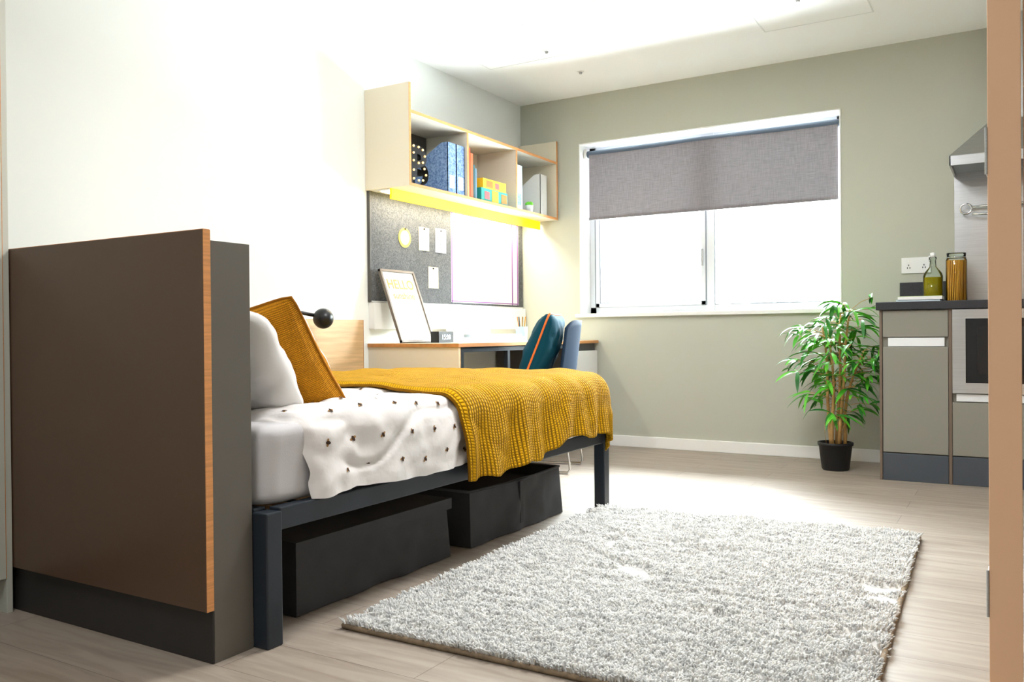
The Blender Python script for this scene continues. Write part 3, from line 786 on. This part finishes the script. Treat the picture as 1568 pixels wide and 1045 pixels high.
for (sx,sy,h,lean) in stems:
    pts=[];K=12; ph=random.uniform(0,6)
    for k in range(K+1):
        t=k/K; pts.append(Vector((sx+lean*t*t+.008*math.sin(ph+t*6),sy+.03*math.sin(ph)*t,.145+h*t)))
    b.tube(pts,[.011*(1-.5*k/K) for k in range(K+1)],M_stem,8)
    for k in range(2,K,2): b.sphere(pts[k],.0125*(1-.5*k/K),M_stem,8,sz=.35)
    for k in range(3,K+1):
        nb=1 if k<6 else (2 if k<9 else 3)
        for q in range(nb):
            a=random.uniform(0,2*PI); bl=random.uniform(.06,.20)*(1.05-.4*abs(k/K-.6))
            p0=pts[k]; p1=p0+Vector((math.cos(a)*bl,math.sin(a)*bl,bl*random.uniform(.0,.5)))
            p1.x=min(p1.x,.2)
            b.tube([p0,(p0+p1)/2+Vector((0,0,.012)),p1],.0018,M_stem,5)
            for r in range(random.randint(3,5)):
                aa=a+random.uniform(-1.4,1.4); 
                leaf(p1 if r<3 else (p0+p1)/2,(math.cos(aa),math.sin(aa),random.uniform(-.3,.7)),random.uniform(.10,.18),random.uniform(.010,.017),random.choice([M_leaf,M_leaf,M_leaf2]),random.uniform(.5,1.6))
for k in range(12):
    a=random.uniform(0,6.28); r=random.uniform(.02,.07)
    b.tube([(r*math.cos(a),r*math.sin(a),.145),(r*1.2*math.cos(a),r*1.2*math.sin(a),.22),(r*1.6*math.cos(a+.3),r*1.6*math.sin(a+.3),.27+random.uniform(0,.06))],.0015,M_stem,5)
b.build('canes',parent=pl); lb.build('leaves',parent=pl)

# ------------------------------------------------------------------ door / jamb on right
b=MB(); y0=2.10
b.box(-.062,.0,y0-.01,y0+.12,0,2.12,M_door); b.box(.86,.92,y0-.01,y0+.12,0,2.12,M_door); b.box(.0,.86,y0-.01,y0+.12,2.06,2.12,M_door)
b.box(.004,.856,y0+.02,y0+.064,.006,2.056,M_door)
for z in(1.205,.255,1.85): b.box(-.0645,-.062,y0-.006,y0+.03,z-.05,z+.05,M_steel); b.cyl((-.0645,y0-.010,z-.05),(-.0645,y0-.010,z+.05),.003,.003,M_steel,10)
b.build('door_1',bevel=.002)
b=MB(); b.box(.925,XR,y0,y0+.11,0,ZC,M_wl); b.box(-.055,.925,y0,y0+.11,2.125,ZC,M_wl); b.build('wall_partition')

# ------------------------------------------------------------------ lights
w=bpy.data.worlds.new('World'); sc.world=w; w.use_nodes=True
bg=w.node_tree.nodes['Background']; bg.inputs[0].default_value=(.93,.98,1,1); bg.inputs[1].default_value=92
def area(name,loc,rot,sx,sy,e,col=(1,1,1),portal=False):
    l=bpy.data.lights.new(name,'AREA'); l.shape='RECTANGLE'; l.size=sx; l.size_y=sy; l.energy=e; l.color=col
    if portal: l.cycles.is_portal=True
    o=bpy.data.objects.new(name,l); o.location=loc; o.rotation_euler=rot; sc.collection.objects.link(o); return o
area('window_portal',((WX0+WX1)/2,YB+.29,(WZ0+WZ1)/2),(-PI/2,0,0),WX1-WX0,WZ1-WZ0,1,portal=True)
area('under_shelf_led',(-3.215,4.82,1.668),(0,0,0),.05,1.74,13,(1,.96,.86))
for i,(x,y,e) in enumerate(((-1.3,.3,26),(-1.2,2.9,60),)):  # unseen fill lamps, added to brighten the rear and centre of the room
    b=MB(); b.box(x-.3,x+.3,y-.3,y+.3,ZC-.03,ZC,M_trim); b.build('ceiling_fill_housing')  # housing invented for the added fill lamp, out of view
    area('ceiling_fill',(x,y,ZC-.035),(0,0,0),.56,.56,e,(.98,.99,1))

# ------------------------------------------------------------------ camera
cd=bpy.data.cameras.new('camera'); cd.lens=29.98; cd.sensor_width=36; cd.clip_start=.02
co=bpy.data.objects.new('camera',cd); sc.collection.objects.link(co); sc.camera=co
co.matrix_world=Matrix.Translation((0,0,.82))@Matrix.Rotation(math.radians(30.88),4,'Z')@Matrix.Rotation(math.radians(89.58),4,'X')@Matrix.Rotation(math.radians(-.49),4,'Z')
